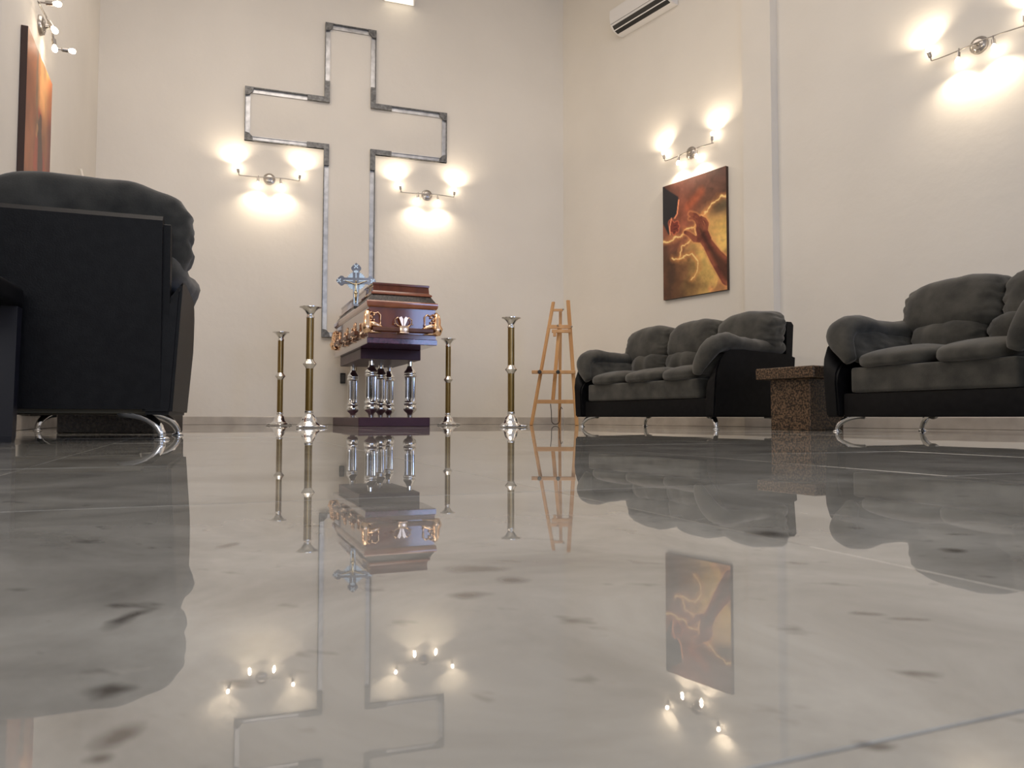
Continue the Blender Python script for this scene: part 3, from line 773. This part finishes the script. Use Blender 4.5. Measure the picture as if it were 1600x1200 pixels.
# ------------------------------------------------------------------ crucifix on the coffin lid
def cxy(x, y): return (OC[0]+x*math.cos(ANG)-y*math.sin(ANG), OC[1]+x*math.sin(ANG)+y*math.cos(ANG))
cx_, cy_ = cxy(-.335, .62)
CRS = 1.05
cr = thing('crucifix', 'ornate chrome crucifix with a round halo standing on the left edge of the coffin lid', 'crucifix', (cx_, cy_, .782+.420), math.radians(6))
cr.scale = (CRS, CRS, CRS)
chr_b = M('blued_chrome', (.62, .78, .95), .25, .7)
hw = .027; zc = .255; ht = .43; hs = .19
def tip(p, d, s):
    """three-lobed pointed end; p base point, d direction, s side"""
    p = Vector(p); d = Vector(d); s = Vector(s)
    return [p+s*hw, p+s*.045+d*.012, p+s*.048+d*.032, p+s*.030+d*.055, p+d*.078, p-s*.030+d*.055, p-s*.048+d*.032, p-s*.045+d*.012, p-s*hw]
X_, Z_ = Vector((1, 0)), Vector((0, 1))
o_ = [(-hw*.8, .0), (-hw, zc-hw)]
o_ += [tuple(v) for v in tip((-hs+.078, zc), -X_, -Z_)]
o_ += [(-hw, zc+hw)]
o_ += [tuple(v) for v in tip((0, ht-.078), Z_, -X_)]
o_ += [(hw, zc+hw)]
o_ += [tuple(v) for v in tip((hs-.078, zc), X_, Z_)]
o_ += [(hw, zc-hw), (hw*.8, .0)]
obj('cross_body', prism(o_, -.009, .009, 'y', bev=.003), M('dark_chrome', (.26, .28, .34), .2, 1), cr)
bm = lathe([(.088, 0), (.088, .006)], 28, mat=Matrix.Translation((0, .004, zc)) @ Matrix.Rotation(-PI/2, 4, 'X'))
for k in range(28):
    a = 2*PI*k/28; c = Vector((math.cos(a), 0, math.sin(a)))
    bar(bm, Vector((0, .003, zc))+c*.045, Vector((0, .003, zc))+c*.094, .007, .005, up=(0, 1, 0))
obj('halo', bm, chr_b, cr)
bm = bmesh.new()
for a, b in (((-hw*.55, .03), (-hw*.55, zc-hw-.005)), ((hw*.55, .03), (hw*.55, zc-hw-.005)), ((-.12, zc), (-hw, zc)), ((hw, zc), (.12, zc)), ((0, zc+hw), (0, ht-.07))):
    bar(bm, (a[0], -.011, a[1]), (b[0], -.011, b[1]), .010, .005, up=(0, 1, 0))
for c, d in (((-hs+.03, zc), 1), ((hs-.03, zc), 1), ((0, ht-.035), 1)):
    for s in (-1, 1): bar(bm, (c[0]-.018, -.011, c[1]-.018*s), (c[0]+.018, -.011, c[1]+.018*s), .011, .006, up=(0, 1, 0))
bx(bm, -.022, .022, -.014, -.008, .345-.012, .345+.010, bev=.002, seg=1)
obj('relief_trim', bm, chr_b, cr)
obj('mount', box(-.02, .02, -.012, .012, -.015, .012, bev=.003), plastic_b, cr)
# corpus: one continuous small figure grown from a skeleton
def skin(name, pts, edges, mat, parent, root=0, loc=(0, 0, 0)):
    me = bpy.data.meshes.new(name); me.from_pydata([p[:3] for p in pts], edges, [])
    o = bpy.data.objects.new(name, me); C.objects.link(o); o.parent = parent; o.location = loc
    o.modifiers.new('skin', 'SKIN'); s = o.modifiers.new('sub', 'SUBSURF'); s.levels = 2; s.render_levels = 2
    for i, p in enumerate(pts): me.skin_vertices[0].data[i].radius = (p[3], p[4] if len(p) > 4 else p[3])
    me.skin_vertices[0].data[root].use_root = True
    me.materials.append(mat)
    return o
S = [(0, -.022, .145, .013, .009), (0, -.024, .175, .010, .007), (0, -.024, .205, .015, .009), (0, -.024, .222, .012, .007), (0, -.025, .231, .0045), (.003, -.030, .244, .0085, .009), (.003, -.029, .256, .006, .006),
     (-.022, -.024, .221, .0055), (-.058, -.021, .238, .0042), (-.098, -.018, .252, .0034), (-.108, -.018, .256, .003),
     (.022, -.024, .221, .0055), (.058, -.021, .238, .0042), (.098, -.018, .252, .0034), (.108, -.018, .256, .003),
     (-.009, -.024, .132, .008), (-.004, -.036, .092, .006), (-.002, -.022, .052, .0042), (-.002, -.030, .040, .0035),
     (.010, -.024, .132, .008), (.008, -.038, .094, .006), (.004, -.026, .054, .0042), (.003, -.034, .042, .0035)]
Ed = [(0, 1), (1, 2), (2, 3), (3, 4), (4, 5), (5, 6), (3, 7), (7, 8), (8, 9), (9, 10), (3, 11), (11, 12), (12, 13), (13, 14), (0, 15), (15, 16), (16, 17), (17, 18), (0, 19), (19, 20), (20, 21), (21, 22)]
fig = skin('corpus', S, Ed, M('antique_gold_figure', (.55, .46, .30), .25, 1), cr)
fig['label'] = 'small dull gold figure with outstretched arms'
bm = pillow(0, -.025, .135, .018, .012, .014, e=2.5, n=4, wr=.002, ws=80); obj('loincloth', bm, fig.data.materials[0], fig, smooth=True)

# ------------------------------------------------------------------ easel
es = thing('easel', 'light beech wooden easel in the corner beside the three-seat sofa', 'easel', (.49, 8.8, 0), 0)
def part(name, *bars, m=wood, **k):
    bm = bmesh.new()
    for b in bars: bar(bm, *b, **k)
    return obj(name, bm, m, es)
part('leg', ((-.265, -.03, 0), (.003, .17, 1.47), .042, .024))
part('leg', ((.262, -.03, 0), (.178, .17, 1.49), .042, .024))
part('rear_leg', ((.09, .42, 0), (.09, .21, 1.36), .036, .026))
part('center_mast', ((-.01, .035, .30), (.075, .145, 1.20), .045, .018))
part('canvas_shelf', ((-.26, -.0, .62), (.25, -.0, .62), .045, .040))
part('lower_stretcher', ((-.215, -.0, .275), (.235, -.0, .275), .045, .018), up=(0, 1, 0))
part('top_crosspiece', ((-.01, .155, 1.37), (.115, .155, 1.37), .030, .022), up=(0, 1, 0))
part('upper_crosspiece', ((-.06, .115, 1.165), (.21, .115, 1.165), .045, .022), up=(0, 1, 0))
part('canvas_clamp', ((-.02, .085, 1.11), (.20, .085, 1.11), .040, .030), ((-.005, .08, 1.07), (.03, .08, 1.07), .05, .03), up=(0, 1, 0))
for x in (-.17, .045):
    bm = lathe([(.0, -.004), (.022, 0), (.024, .012), (.018, .026), (0, .028)], 14, mat=Matrix.Translation((x, -.025, .62)) @ Matrix.Rotation(PI/2, 4, 'X'))
    obj('knob', bm, plastic_b, es, auto=40)
for x, z in ((.115, 1.37), (.215, 1.165), (.05, 1.18)):
    bm = lathe([(.010, 0), (.012, .012), (0, .02)], 10, mat=Matrix.Translation((x, .10, z)) @ Matrix.Rotation(PI/2, 4, 'X')); obj('bolt', bm, nickel, es)
path = []
for i in range(25):
    a = PI*i/24
    path.append((.018-.045*math.cos(a), .02, .055-.042*math.sin(a)))
path = [(-.04, .02, .25), (-.03, .02, .16)]+path+[(.07, .03, .17), (.085, .03, .215), (.10, .04, .19)]
obj('cord', tube(path, .0045, 8), M('dark_strap', (.03, .02, .015), .7), es, smooth=True)
